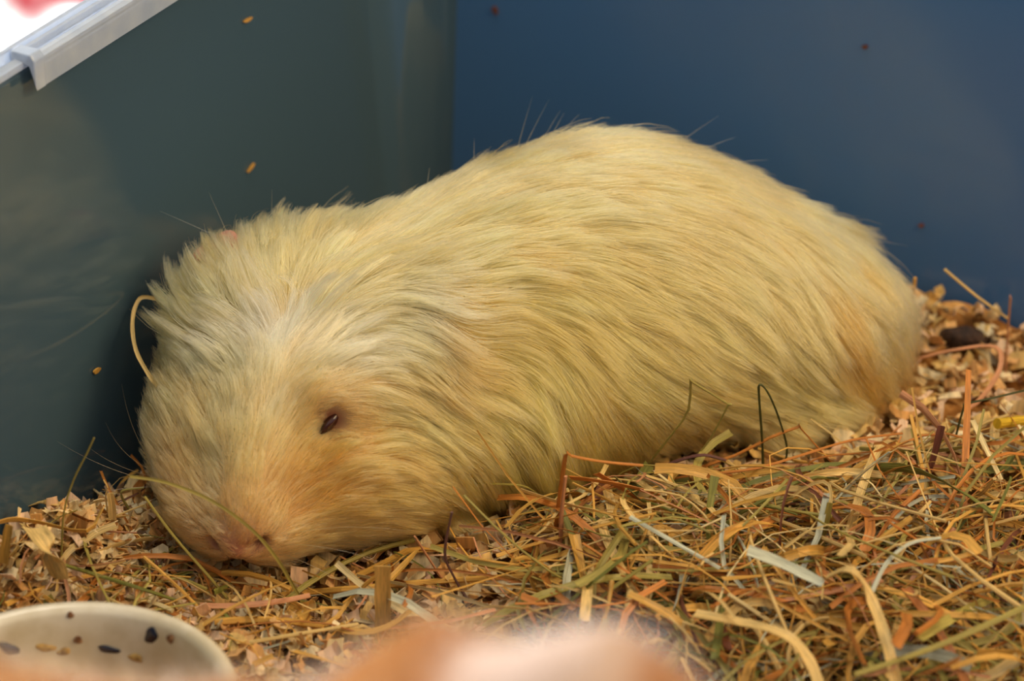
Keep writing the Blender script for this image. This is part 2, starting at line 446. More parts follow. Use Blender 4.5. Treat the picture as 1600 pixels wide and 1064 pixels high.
# ears: thin drooping leaves with a folded rim
M_EAR = mat('pink_ear_skin', srgb(206, 146, 122), .6, .3); M_EAR.node_tree.nodes['Principled BSDF'].inputs['Subsurface Weight'].default_value = 0
def ear(base, tipdir, side, nrm, L=.024, Wd=.020):
    V, F = [], []; nu, nv = 12, 8
    t = np.array(tipdir)/np.linalg.norm(tipdir); s = np.array(side)-np.dot(side, t)*t; s /= np.linalg.norm(s); n = np.cross(s, t)
    if np.dot(n, nrm) < 0: n = -n
    for layer in (0, 1):
        for i in range(nu+1):
            u = i/nu; w = Wd*.5*math.sin(math.pi*min(1, .16+.80*u))**.7*(1 if u < .97 else .6)
            for j in range(nv+1):
                v = j/nv*2-1
                P = base+t*(L*u)+s*(w*v)+n*(.004*math.sin(u*2.4)-.005*u*u+.0035*(v*v))
                V.append(P-n*(.0011*layer*(1-.6*abs(v))))
    k = (nv+1); off = (nu+1)*k
    for i in range(nu):
        for j in range(nv):
            q = (i*k+j, i*k+j+1, (i+1)*k+j+1, (i+1)*k+j); F.append(q); F.append(tuple(off+x for x in q[::-1]))
    rim = [i*k for i in range(nu+1)]+[nu*k+j for j in range(1, nv+1)]+[i*k+nv for i in range(nu-1, -1, -1)]
    for a_, b_ in zip(rim[:-1], rim[1:]): F.append((a_, b_, off+b_, off+a_))
    return obj('ear', np.array(V)-np.array(pig.location), F, M_EAR, pig)
e1 = surf_px(628, 520); _, n1 = near_surface(e1); e1b = surf_px(664, 572)
ear(e1-n1*.0046, (e1b-e1)/np.linalg.norm(e1b-e1)*.02+n1*.001, np.cross(n1, e1b-e1), n1, .017, .016)
e2 = surf_px(362, 415); _, n2 = near_surface(e2); e2b = surf_px(325, 385)
ear(e2-n2*.0015, (e2b-e2)/np.linalg.norm(e2b-e2)*.02+n2*.010, np.cross(n2, e2b-e2), n2, .017, .015)

# ------------------------------------------------------------------ fur (real hair curves)
def tri_sample(V, F, n, wv):
    T = np.concatenate((F[:, [0, 1, 2]], F[:, [0, 2, 3]])); a, b, c = V[T[:, 0]], V[T[:, 1]], V[T[:, 2]]
    ar = np.linalg.norm(np.cross(b-a, c-a), axis=1)*wv[T].mean(1); pr = ar/ar.sum()
    k = rng.choice(len(T), n, p=pr); r1, r2 = np.sqrt(rng.random(n)), rng.random(n)
    return a[k]*(1-r1)[:, None]+b[k]*(r1*(1-r2))[:, None]+c[k]*(r1*r2)[:, None]
def unit(v): return v/(np.linalg.norm(v, axis=-1, keepdims=True)+1e-12)
def nearest(Q, R):
    kd = KDTree(len(R))
    for i, r in enumerate(R): kd.insert(r, i)
    kd.balance(); return np.array([kd.find(q)[1] for q in Q])
def make_curves(name, P, rad0, rad1, colors, m, parent):
    """P: (n, k, 3) strands"""
    n, k, _ = P.shape
    hc_ = bpy.data.hair_curves.new(name); hc_.add_curves([k]*n)
    off = np.array(parent.location) if parent else 0
    hc_.attributes['position'].data.foreach_set('vector', (P-off).astype(np.float32).ravel()) if 'position' in hc_.attributes else None
    ra = hc_.attributes.new('radius', 'FLOAT', 'POINT') if 'radius' not in hc_.attributes else hc_.attributes['radius']
    s = np.linspace(0, 1, k); rad0 = np.ones(n)*rad0
    ra.data.foreach_set('value', (rad0[:, None]*(1-.85*s[None]**1.6)).astype(np.float32).ravel())
    ca = hc_.attributes.new('hair_color', 'FLOAT_COLOR', 'CURVE')
    ca.data.foreach_set('color', np.concatenate((colors, np.ones((n, 1))), 1).astype(np.float32).ravel())
    hc_.materials.append(m)
    o = bpy.data.objects.new(name, hc_); COL.objects.link(o)
    if parent: o.parent = parent
    return o
M_FUR = bpy.data.materials.new('soft_fur'); M_FUR.use_nodes = True
nt = M_FUR.node_tree; nt.nodes.clear()
out = nt.nodes.new('ShaderNodeOutputMaterial'); at_ = nt.nodes.new('ShaderNodeAttribute'); at_.attribute_name = 'hair_color'
ph = nt.nodes.new('ShaderNodeBsdfHairPrincipled'); ph.model = 'CHIANG'; ph.parametrization = 'COLOR'
ph.inputs['Roughness'].default_value = .45; ph.inputs['Radial Roughness'].default_value = .75; ph.inputs['Coat'].default_value = 0
ph.inputs['Random Roughness'].default_value = .1
nt.links.new(at_.outputs['Color'], ph.inputs['Color']); nt.links.new(ph.outputs[0], out.inputs[0])

N = 135000; KP = 9
wv = np.ones(len(V0))
wv *= np.clip((V0[:, 2]+.002)/.010, .05, 1)                       # little under the belly
facing = ((CAM-V0)*trilerp(GRD, V0)).sum(1); wv *= np.where(facing < -.15, .45, 1.0)
dh = np.linalg.norm(V0-np.array((-.07, -.03, .035)), axis=1); wv *= np.where(dh < .055, 1.6, 1)
R0 = tri_sample(V0, F0, N, wv)
de = np.linalg.norm((R0-eye_p-eye_n*.0)*1, axis=1)
dn = np.min([np.linalg.norm(R0-q, axis=1) for q in nostrils], axis=0)
dm = np.linalg.norm(R0-nose_p, axis=1)
keep = (de > .0036) & (dn > .0030) & ((dm > .0032) | (rng.random(N) < .3))
R0 = R0[keep]; de, dn, dm = de[keep], dn[keep], dm[keep]; N = len(R0)
L = trilerp(FLEN, R0, G0, FS)*rng.uniform(.65, 1.15, N)
L *= np.clip(.22+(dm-.004)/.03, .22, 1)                           # short on the nose
L *= np.clip(.30+(de-.005)/.014, .30, 1)                          # short round the eye
nr = trilerp(GRD, R0); lift = trilerp(FLIFT, R0, G0, FS)*rng.uniform(.5, 1.6, N)
fly = rng.random(N) < .012; lift[fly] *= 2.0; L[fly] *= 1.25
P = np.zeros((N, KP, 3)); P[:, 0] = R0-nr*.0006
d = None; step = L/(KP-1)
jit = rng.normal(0, .12, (N, 3)); 
for k in range(1, KP):
    p = P[:, k-1]; t = trilerp(FDIR, p, G0, FS); n_ = trilerp(GRD, p); t = unit(t-n_*(t*n_).sum(1)[:, None]); t = unit(t+jit)
    want = unit(t+n_*(lift*(1-.75*k/KP))[:, None]); d = want if d is None else unit(d*.55+want*.45)
    q = p+d*step[:, None]
    s_ = trilerp(SDG, q); n_ = trilerp(GRD, q); low = .0004+.0006*k/KP
    q = q+n_*np.clip(low-s_, 0, .01)[:, None]; P[:, k] = q
s = np.linspace(0, 1, KP)[None, :, None]
def clump(P, spacing_n, amount, power, var):
    global tint
    ci = rng.choice(len(P), spacing_n, replace=False); g = nearest(P[:, 0], P[ci, 0]); Gd = P[ci][g]
    tint = tint*rng.normal(1, var, spacing_n)[g]
    top = np.exp(-((P[:, 0]-CREST)**2).sum(1)/.034**2)
    a_ = (np.minimum(amount*(1+.55*top), .92)*rng.uniform(.6, 1.05, len(P)))[:, None, None]*s**power
    return P*(1-a_)+Gd*a_
tint = np.ones(N); CREST = surf_px(420, 440)
P = clump(P, 1500, .52, 1.1, .11)
P = clump(P, 9000, .68, 1.0, .10)
P += (rng.normal(0, .00016, P.shape)*s)                          # frizz
P[:, :, 2] = np.maximum(P[:, :, 2], -.004)
hc_col = coat(R0)*(rng.uniform(.82, 1.16, N)*np.clip(tint, .68, 1.25))[:, None]
hc_col = np.clip(hc_col*(1+rng.normal(0, .02, (N, 3))), 0.02, .97)
rad = np.clip(.00009*rng.uniform(.7, 1.25, N)*np.clip(L/.015, .6, 1.1), .00003, .00013)
fur = make_curves('fur', P, rad, None, hc_col, M_FUR, pig); fur['kind'] = 'stuff'
# guard hairs and whiskers
def whisk(name, specs, r, col):
    Q, = [np.array(specs)]
    return make_curves(name, Q, r, r*.25, np.repeat(np.array(col)[None], len(Q), 0), M_FUR, pig)
G_ = []
for (a_, b_) in [((790,205),(832,150)),((800,204),(858,155)),((830,200),(876,172)),((845,199),(882,176)),((852,198),(906,178)),((728,240),(741,216)),((660,290),(671,262)),
                 ((960,206),(1012,197)),((1056,218),(1123,181)),((1090,224),(1150,214)),((1130,240),(1200,250)),((1330,350),(1420,385)),((330,330),(326,300)),((360,345),(250,330)),((410,330),(425,296))]:
    p0 = surf_px(*a_); y = p0[1]; p1 = on_y(*b_, y+.004); mid = (p0+p1)/2+np.array((0, 0, .0006))
    G_.append([p0*(1-u)**2+2*mid*u*(1-u)+p1*u*u for u in np.linspace(0, 1, 7)])
whisk('guard_hairs', G_, .00007, srgb(214, 196, 160))
G_ = []
for (a_, m_, b_) in [((232,742),(190,720),(165,660)),((235,750),(185,735),(140,700)),((240,765),(200,760),(150,770)),((240,780),(205,790),(170,830)),((238,735),(205,690),(190,600)),((230,760),(170,740),(90,690))]:
    p0 = surf_px(*a_); y = p0[1]; p1 = on_y(*m_, y-.004); p2 = on_y(*b_, y-.006)
    G_.append([p0*(1-u)**2+2*p1*u*(1-u)+p2*u*u for u in np.linspace(0, 1, 7)])
for (a_, m_, b_) in [((440,850),(520,850),(600,880)),((445,835),(540,815),(640,830)),((440,865),(500,885),(560,925))]:
    p0 = surf_px(*a_); y = p0[1]; p1 = on_y(*m_, y-.010); p2 = on_y(*b_, y-.012)
    G_.append([p0*(1-u)**2+2*p1*u*(1-u)+p2*u*u for u in np.linspace(0, 1, 7)])
whisk('whiskers', G_, .00006, srgb(205, 185, 150))
#@@PIG_END

# ------------------------------------------------------------------ bedding: packed base
M_BASE = mat('packed_bedding', srgb(120, 84, 44), .9, .1)
noise_color(M_BASE, [(.28, srgb(70, 42, 18)), (.5, srgb(160, 108, 54)), (.7, srgb(214, 166, 100))], 160, 8, bump=.9, bump_scale=420)
ns, ntt = 150, 120; V, F = [], []
for i in range(ns+1):
    for j in range(ntt+1):
        p = B(.001+(WIDTH-.002)*i/ns, .001+(DEPTH-.002)*j/ntt); V.append((p[0], p[1], float(ground(p[0], p[1]))-.004))
for i in range(ns):
    for j in range(ntt): a = i*(ntt+1)+j; F.append((a, a+1, a+ntt+2, a+ntt+1))
bo = obj('bedding_layer', V, F, M_BASE); tag(bo, 'packed brown bedding layer under the straw and shavings', 'bedding', kind='stuff')

# ------------------------------------------------------------------ straw, hay and shavings
def fibre(name, rough, trans, streak):
    m = mat(name, (.6, .45, .2), rough, .35)
    a = node(m, 'ShaderNodeAttribute', attribute_name='tint'); f = node(m, 'ShaderNodeAttribute', attribute_name='fib')
    n = node(m, 'ShaderNodeTexNoise'); n.inputs['Scale'].default_value = 1.0; n.inputs['Detail'].default_value = 5; n.inputs['Roughness'].default_value = .65
    mp = node(m, 'ShaderNodeMapping'); mp.inputs['Scale'].default_value = streak
    link(m, f.outputs['Vector'], mp.inputs[0]); link(m, mp.outputs[0], n.inputs['Vector'])
    mr = node(m, 'ShaderNodeMapRange'); mr.inputs['From Min'].default_value = .28; mr.inputs['From Max'].default_value = .72; mr.inputs['To Min'].default_value = .50; mr.inputs['To Max'].default_value = 1.30
    link(m, n.outputs[0], mr.inputs[0])
    mx = node(m, 'ShaderNodeVectorMath', operation='SCALE'); link(m, a.outputs['Color'], mx.inputs[0]); link(m, mr.outputs[0], mx.inputs['Scale'])
    link(m, mx.outputs[0], bsdf(m).inputs['Base Color'])
    bp = node(m, 'ShaderNodeBump'); bp.inputs['Strength'].default_value = .35; bp.inputs['Distance'].default_value = .0004
    link(m, n.outputs[0], bp.inputs['Height']); link(m, bp.outputs[0], bsdf(m).inputs['Normal'])
    tr = node(m, 'ShaderNodeBsdfTranslucent'); link(m, mx.outputs[0], tr.inputs[0])
    mix = node(m, 'ShaderNodeMixShader'); mix.inputs[0].default_value = trans
    link(m, bsdf(m).outputs[0], mix.inputs[1]); link(m, tr.outputs[0], mix.inputs[2])
    link(m, mix.outputs[0], m.node_tree.nodes['Material Output'].inputs[0])
    return m
M_STRAW = fibre('dry_straw', .42, .22, (7, 110, 1)); M_SHAVE = fibre('pine_shaving', .7, .30, (420, 90, 1))
PAL = {'golden': srgb(228, 176, 84), 'pale': srgb(234, 200, 128), 'orange': srgb(206, 132, 58), 'green': srgb(132, 132, 62), 'olive': srgb(176, 160, 82),
       'brown': srgb(124, 74, 52), 'silver': srgb(206, 208, 184), 'pink': srgb(214, 152, 108), 'yellow': srgb(226, 186, 50), 'cream': srgb(240, 218, 160), 'dark': srgb(84, 84, 40)}
def smooth_path(pts, sub=4, tension=.5):
    P = [np.array(p, float) for p in pts]
    if len(P) < 3 or sub <= 1: return np.array(P)
    Q = [2*P[0]-P[1]]+P+[2*P[-1]-P[-2]]; out = []
    for i in range(1, len(Q)-2):
        for k in range(sub):
            u = k/sub; a, b, c, d = Q[i-1], Q[i], Q[i+1], Q[i+2]
            out.append(.5*((2*b)+(-a+c)*u+(2*a-5*b+4*c-d)*u*u+(-a+3*b-3*c+d)*u**3))
    out.append(P[-1]); return np.array(out)
FIB = {}
def sweep(path, w, thick, sides=4, roll=0.0, taper=(1, 1), twist=0.0, face=None):
    """a stalk (hollow round) or a blade (thin, folded along its rib), swept along a path -> verts, faces"""
    n = len(path); V, F, fb = [], [], []
    T = unit(np.gradient(path, axis=0)); up = np.array((0, 0, 1.0)) if face is None else np.array(face)
    along = np.concatenate(([0], np.cumsum(np.linalg.norm(np.diff(path, axis=0), axis=1)))); rnd = random.random()*50
    if thick < .55*w:      # blade: folded ribbon of real thickness
        fold = random.uniform(.10, .34); tk = max(.00012, min(.0003, thick*.5)); sec = [(-1, fold), (-.5, fold*.42), (0, 0), (.5, fold*.42), (1, fold)]
        sec = [(x*w*.5, y*w*.5+tk*.5) for x, y in sec]+[(x*w*.5, y*w*.5-tk*.5) for x, y in sec[::-1]]; cr = [0, .25, .5, .75, 1, 1, .75, .5, .25, 0]
    else:
        ns_ = max(6, sides); sec = [(w*.5*math.cos(2*math.pi*j/ns_), thick*.5*math.sin(2*math.pi*j/ns_)) for j in range(ns_)]; cr = [abs(2*j/ns_-1)*2 for j in range(ns_)]
    k_ = len(sec)
    for i in range(n):
        t = T[i]; r = np.cross(t, up)
        if np.linalg.norm(r) < .05: r = np.cross(t, np.array((1.0, 0, 0)))
        r = unit(r); u = np.cross(r, t); a = roll+twist*i/max(1, n-1)
        r2 = r*math.cos(a)+u*math.sin(a); u2 = -r*math.sin(a)+u*math.cos(a)
        k = (taper[0]+(taper[1]-taper[0])*i/max(1, n-1))*(1+.06*math.sin(i*1.7+rnd))
        for (x, y), c in zip(sec, cr): V.append(path[i]+r2*(x*k)+u2*(y*k)); fb.append((c+rnd, along[i]+rnd, rnd))
    for i in range(n-1):
        for j in range(k_): F.append((i*k_+j, i*k_+(j+1) % k_, (i+1)*k_+(j+1) % k_, (i+1)*k_+j))
    if thick < .55*w:
        for o_ in (0, (n-1)*k_):
            for j in range(4): F.append((o_+j, o_+j+1, o_+8-j, o_+9-j) if o_ == 0 else (o_+9-j, o_+8-j, o_+j+1, o_+j))
    else: F.append(tuple(range(k_))[::-1]); F.append(tuple((n-1)*k_+j for j in range(k_)))
    V = np.array(V); FIB[id(V)] = (V, np.array(fb)); return V, F
def set_fib(o, fb):
    at = o.data.attributes.new('fib', 'FLOAT_VECTOR', 'POINT'); at.data.foreach_set('vector', np.asarray(fb, np.float32).ravel())
def set_tint(o, cols):
    me = o.data; at = me.attributes.new('tint', 'FLOAT_COLOR', 'POINT'); c = np.asarray(cols, float)
    if c.ndim == 1: c = np.repeat(c[None], len(me.vertices), 0)
    at.data.foreach_set('color', np.concatenate((c, np.ones((len(c), 1))), 1).astype(np.float32).ravel())
def piece(name, V, F, m, tint, label, cat, group=None):
    c = np.mean(V, 0); o = obj(name, V-c, F, m, smooth=False); o.location = c; set_tint(o, tint); set_fib(o, FIB[id(V)][1] if id(V) in FIB else V*np.array((1, 1, 1))); o['kind'] = 'thing'; return tag(o, label, cat, group)

# the stalks one can follow in the photograph; points are (x, y, height above bed or None, depth y)
def FLO(x, y, h=.003):
    p = on_z(x, y, .004)
    for _ in range(3): p = on_z(x, y, float(ground(p[0], p[1]))+h)
    return p
def stalk(name, label, pts, w, tint, flat=.35, sides=6, sub=4, roll=0, taper=(1, .8), cat='straw', base=None, lean=0.0, twist=0, face=None):
    """pts: pixels, first the foot. With base=(x,y) the stalk stands up in the plane at the foot's depth, leaning by lean; else it lies on the bed
    with the height given as third value"""
    P = []
    if base is not None:
        f = FLO(*base, .0); z0 = f[2]
        for p in pts:
            q = on_y(p[0], p[1], f[1]); q = on_y(p[0], p[1], f[1]+lean*(q[2]-z0)); P.append(q)
    else:
        for p in pts: P.append(FLO(p[0], p[1], p[2] if len(p) > 2 else .006))
    path = smooth_path(P, sub); dist = np.linalg.norm(path.mean(0)-CAM); wm = w*dist/FPX
    V, F = sweep(path, wm, wm*flat, sides, roll, taper, twist, face)
    return piece(name, V, F, M_STRAW, np.array(PAL[tint]) if isinstance(tint, str) else np.array(tint), label, cat)
cf = CAM-np.array((0, 0, .05)); TOCAM = tuple(unit(np.array((0, -.9, .45))))
S = stalk
S('hay_sprig', 'thin yellow-green hay stem standing upright against the left wall', [(96,868),(100,800),(115,750),(135,710),(147,684)], 4, 'olive', .9, base=(96,880))
ca, cb = surf_px(262, 610), surf_px(262, 470)
cp = [ca]+[on_y(x, y, ca[1]+(cb[1]-ca[1])*(610-y)/140) for x, y in ((248, 604), (233, 586), (213, 548), (207, 508), (213, 476), (230, 464))]+[cb]
V, F = sweep(smooth_path(cp, 4), .00125, .0006, 6, face=TOCAM)
piece('straw_curl', V, F, M_STRAW, np.array(PAL['pale']), 'pale curled straw caught in the fur beside the forehead', 'straw')
S('dry_grass', 'long pale blade arching across the muzzle in front of the nose', [(480,952),(462,922),(432,872),(392,826),(330,782),(260,754),(203,744)], 6, 'olive', .35, base=(470,952), lean=-.12, face=TOCAM)
S('hay_sprig', 'green-beige stem slanting down left of the muzzle', [(372,955),(330,905),(270,836),(226,776)], 6, 'olive', .8, base=(365,955), lean=.1)
S('straw_stalk', 'long yellow straw stalk lying flat under the chin', [(385,938,.004),(480,926,.004),(560,919,.006),(700,907,.006),(850,899,.008)], 13, 'golden', .8)
S('straw_chip', 'wide golden straw chip standing upright in front of the cheek', [(599,990),(598,940),(598,884)], 25, (.72, .45, .13), .12, sides=4, base=(598,990), lean=-.1, taper=(1, 1), face=TOCAM, roll=math.pi/2*0)
S('straw_stalk', 'golden bent straw leaning against the upright chip', [(350,968,.004),(430,972,.004),(510,976,.005),(552,930,.012),(590,898,.018)], 10, 'golden', .8, sub=3)
S('straw_stalk', 'pink-brown straw slanting up before the jaw', [(706,925),(680,888),(648,838)], 8, 'pink', .6, base=(706,925), lean=-.2)
S('hay_sprig', 'forked purple-brown stem standing up before the jaw', [(748,948),(728,932),(706,895),(695,862),(706,800)], 6, (.16, .075, .07), .8, base=(740,948), lean=-.1)
S('dry_grass', 'thin green blade lying across the chest fur', [(858,788),(826,763),(790,757),(700,755),(638,758)], 4.5, 'olive', .5, base=(858,815), lean=-.7)
S('straw_stalk', 'pale upright stalk beside the fore belly', [(876,890),(877,810),(884,744)], 8, 'pink', .6, base=(876,890), lean=-.15)
S('straw_stalk', 'orange-brown bent stalk with a sharp corner beside the fore belly', [(868,835),(876,770),(884,711),(892,713),(940,722),(1005,728)], 8, 'orange', .5, base=(868,850), sub=2, lean=-.4)
S('straw_chip', 'broad orange straw strip under the bent stalk', [(892,748,.020),(930,752,.019),(985,762,.017),(1030,775,.012)], 14, 'orange', .2, roll=.9)
S('hay_sprig', 'olive hay stem bent into a peak in front of the belly', [(1012,726),(1052,676),(1076,640),(1079,597),(1082,597),(1137,631),(1137,634),(1110,686),(1088,712)], 4.5, 'olive', .8, base=(1030,765), sub=2, lean=-.45)
S('hay_sprig', 'dark green hay stem arched like a hairpin beside the hind leg', [(1193,765),(1191,690),(1186,620),(1187,601),(1199,612),(1214,645),(1228,690),(1229,712),(1224,722)], 4.5, 'dark', .8, base=(1192,770), lean=-.2)
S('straw_stalk', 'orange-brown straw broken into a peak beside the hind foot', [(1075,738),(1150,712),(1205,684),(1248,668),(1250,669),(1298,722),(1335,752)], 8, 'orange', .4, base=(1180,772), sub=2, lean=-.2)
S('hay_sprig', 'purple-brown stem curving in front of the belly', [(995,752),(1030,732),(1065,718),(1100,711),(1134,719)], 7, (.17, .07, .06), .8, base=(1060,775), lean=-.2)
S('straw_stalk', 'short pale yellow straw slanting below the belly', [(1132,718),(1160,740),(1190,764)], 9, 'pale', .8, base=(1170,778))
S('straw_stalk', 'long thin orange straw reaching along the hind foot', [(1100,742,.016),(1180,732,.017),(1250,712,.018),(1330,688,.018),(1410,677,.016)], 6, 'orange', .7)
S('straw_stalk', 'thin looped red-brown straw below the hind foot', [(1330,742,.010),(1280,738,.012),(1264,725,.014),(1290,713,.015),(1360,706,.014),(1440,692,.012)], 4, 'orange', .8)
S('dry_grass', 'silvery pale blade catching light in the hay heap', [(1295,792),(1320,768),(1350,738),(1392,706)], 13, 'silver', .25, base=(1310,830), lean=-.3, roll=.5, taper=(.8, 1))
S('dry_grass', 'green blade hanging below the silvery pale blade', [(1277,885),(1285,840),(1297,785)], 12, 'olive', .3, base=(1277,890), face=TOCAM)
S('straw_chip', 'pinkish flat straw standing upright at the right back', [(1569,590),(1573,530),(1578,463)], 10, 'pink', .3, base=(1569,590), taper=(1, 1))
S('straw_stalk', 'thin yellow straw sloping down from the back wall', [(1476,421),(1525,462),(1575,498)], 6, 'pale', .8, base=(1560,545), lean=-.05)
S('straw_stalk', 'short yellow straw upright just behind the rump', [(1423,500),(1426,465),(1430,434)], 7, 'golden', .8, base=(1424,540), taper=(1, 1))
S('straw_stalk', 'pink bent straw ribbon behind the rump', [(1430,562,.012),(1495,547,.014),(1556,543,.016),(1562,578,.012),(1532,624,.010),(1508,642,.008)], 9, 'pink', .4)
S('straw_stalk', 'thick bright yellow straw tube at the right edge', [(1558,662,.012),(1600,657,.012),(1660,652,.010)], 17, 'yellow', 1, sides=10)
S('straw_stalk', 'cream straw slanting down on the right heap', [(1519,657,.022),(1542,705,.018),(1564,750,.012)], 9, 'cream', .5)
S('hay_sprig', 'thin dark olive stem with a sharp bend on the right heap', [(1487,725),(1494,680),(1506,636),(1509,631),(1550,622),(1610,608)], 5, 'dark', .7, base=(1487,735), sub=2)
S('dry_grass', 'red-brown dry leaf blade standing in the right heap', [(1438,765),(1456,722),(1471,665)], 15, (.25, .09, .06), .2, base=(1440,780), face=TOCAM, taper=(.5, .8))
S('dry_grass', 'wide whitish leaf blade lying at the front of the hay', [(1168,860,.030),(1225,882,.030),(1286,912,.028)], 22, 'silver', .2, roll=-.5, taper=(.9, .7))
S('straw_stalk', 'golden straw rising from the whitish leaf toward the right', [(1284,912),(1350,862),(1424,808)], 15, 'golden', .6, base=(1320,935), lean=.25)
S('straw_stalk', 'cream bent straw running down to the front edge', [(1290,905,.030),(1330,892,.032),(1362,940,.028),(1385,1005,.024),(1402,1080,.02)], 18, 'pale', .4, taper=(1, 1))
S('hay_sprig', 'long olive stem crossing the lower right corner', [(1335,1054,.028),(1420,1026,.028),(1500,995,.028),(1610,945,.028)], 12, 'olive', .8, taper=(.8, 1))
S('straw_stalk', 'orange-red straw slanting down in the lower right', [(1415,920,.018),(1455,972,.018),(1485,1020,.016),(1512,1075,.014)], 17, (.50, .19, .06), .35)
S('straw_stalk', 'broad cream straw bent downward at the front', [(1085,960,.022),(1150,972,.026),(1225,992,.026),(1262,1030,.022),(1285,1085,.018)], 23, 'pale', .3)
S('dry_grass', 'green blade slanting up in front of the chest', [(825,995),(900,932),(975,872),(1012,846)], 10, 'green', .3, base=(880,1000), lean=.2, taper=(1, .6))
S('dry_grass', 'second green blade parallel to the front green blade', [(880,985),(950,925),(1020,875)], 10, 'olive', .3, base=(900,990), lean=.2)
S('hay_sprig', 'pale grey-green stem slanting down in the middle of the hay', [(985,808,.022),(1055,848,.022),(1125,888,.020)], 10, 'silver', .6)
S('hay_sprig', 'grey-green curved stem in the right hay', [(1362,925,.024),(1385,880,.026),(1420,850,.028),(1470,840,.028)], 8, 'silver', .6)
S('straw_chip', 'flat golden ribbon of straw along the left wall', [(-15,822,.012),(20,814,.014),(60,818,.014),(136,832,.012),(162,794,.022)], 16, 'golden', .15, roll=.9, sub=3, taper=(1, .9))
S('hay_sprig', 'dark green stem lying over the left shavings', [(85,878,.010),(150,898,.010),(215,918,.010),(275,938,.006)], 8, 'green', .8)
S('straw_chip', 'wide beige shaving strip on the left mound', [(52,826,.016),(72,855,.015),(92,905,.010)], 42, 'pale', .06, roll=.25, cat='wood shaving')
S('straw_chip', 'bright golden chip standing on the left mound', [(6,880),(10,845),(15,820)], 16, 'golden', .25, base=(6,905), face=TOCAM)
S('straw_stalk', 'thick yellow straw lying behind the bowl', [(335,972,.004),(420,968,.006),(505,978,.006)], 14, 'golden', .8)
S('straw_stalk', 'short orange straw on the slope left of the nose', [(258,880,.006),(290,915,.006),(318,955,.004)], 8, 'orange', .6)
S('straw_stalk', 'golden straw slanting beside the bowl rim', [(225,870,.010),(265,905,.010),(312,950,.006)], 7, 'golden', .7)
S('hay_sprig', 'thin pale stem running under the muzzle', [(390,1004,.006),(470,990,.006),(560,975,.006)], 8, 'pale', .8)
S('straw_chip', 'frayed straw tuft upright beside the far cheek', [(176,812),(175,790),(172,770)], 13, 'pale', .3, base=(178,825), face=TOCAM)
S('straw_stalk', 'thin fibre curling up beside the far cheek', [(168,800),(165,775),(168,762),(162,750)], 3.5, 'pale', .8, base=(175,825))
S('hay_sprig', 'pale green looped stem beside the far cheek', [(205,800),(192,780),(190,768),(205,764),(225,762)], 5, 'olive', .8, base=(200,815))

# random pieces
def pig_clear(P, d=.0035): return trilerp(SDG, P).min() > d
VIEW = lambda P: (lambda x, y: (-20 < x) & (x < 1620) & (380 < y) & (y < 1090))(*project(P))
KEYS = ['golden', 'pale', 'orange', 'green', 'olive', 'brown', 'silver', 'pink', 'cream']
HAYP = np.array([.27, .20, .15, .07, .15, .03, .05, .05, .03]); HAYP /= HAYP.sum()
BOWL = on_z(95, 1088, .0265); BOWL_R = .047
hay = []
def heap(x, y):
    """how loose and deep the hay lies here"""
    q = on_z(1250, 900)
    return float(np.clip(bump2(x, y, q[0], q[1], .13, .075, 1.1), 0, 1))
tries = 0
while len(hay) < 2600 and tries < 40000:
    tries += 1
    if random.random() < .10: s_, t_ = st(on_z(random.uniform(-30, 480), random.uniform(790, 1000)))
    elif random.random() < .62: s_, t_ = random.uniform(.0, WIDTH*.75), random.uniform(.10, DEPTH-.02)
    else:
        q = on_z(random.uniform(820, 1650), random.uniform(740, 1120)); s_, t_ = st(q)
    c = B(s_, t_); h = heap(c[0], c[1])
    if h < .25 and random.random() < .35: continue
    L_ = random.uniform(.015, .05)*(1+.9*h*random.random()); az = random.uniform(0, 2*math.pi); el = random.gauss(.05, .16+.14*h)
    kind = KEYS[rng.choice(len(KEYS), p=HAYP)]
    w = random.choice((.0005, .0006, .0008, .0010, .0013, .0018, .0030))*random.uniform(.8, 1.2)
    d_ = np.array((math.cos(az)*math.cos(el), math.sin(az)*math.cos(el), math.sin(el)))
    side = np.array((-math.sin(az), math.cos(az), 0)); cv = random.gauss(0, .55+.3*h); cz = random.gauss(-.08, .12+.10*h)
    zz = float(ground(c[0], c[1]))+random.random()**1.4*(.004+.013*h)+.0005
    U_ = np.linspace(-.5, .5, 7)[:, None]
    path = c*np.array((1, 1, 0))+np.array((0, 0, zz))+d_*L_*U_+side*(cv*L_*U_**2)+np.array((0, 0, 1))*(cz*L_*(4*U_**2-.5)*.5)
    if random.random() < .22:   # a kink
        k = random.randint(2, 4); path[k:] += (np.linspace(0, 1, 7-k)[:, None])*L_*random.uniform(.15, .4)*(side*random.choice((-1, 1))+np.array((0, 0, -.3)))
    g = ground(path[:, 0], path[:, 1]); low = np.maximum(g-.004-path[:, 2], 0).max(); path[:, 2] += low*.7
    ss, tt = st(path)
    if ss.min() < .002 or tt.min() < .002 or tt.max() > DEPTH-.004 or ss.max() > WIDTH-.004: continue
    ppx, ppy = project(path)
    if ((ppx > 860) & (ppx < 1340) & (ppy < 725)).any() and random.random() < .85: continue
    if not pig_clear(path): continue
    if np.hypot(path[:, 0]-BOWL[0], path[:, 1]-BOWL[1]).min() < BOWL_R+.002: continue
    hay.append((path, w, kind, L_, zz-float(ground(c[0], c[1]))))
shave = []
SHC = [srgb(248, 222, 166), srgb(242, 206, 130), srgb(234, 188, 124), srgb(246, 212, 176), srgb(224, 170, 100), srgb(250, 232, 190)]
tries = 0
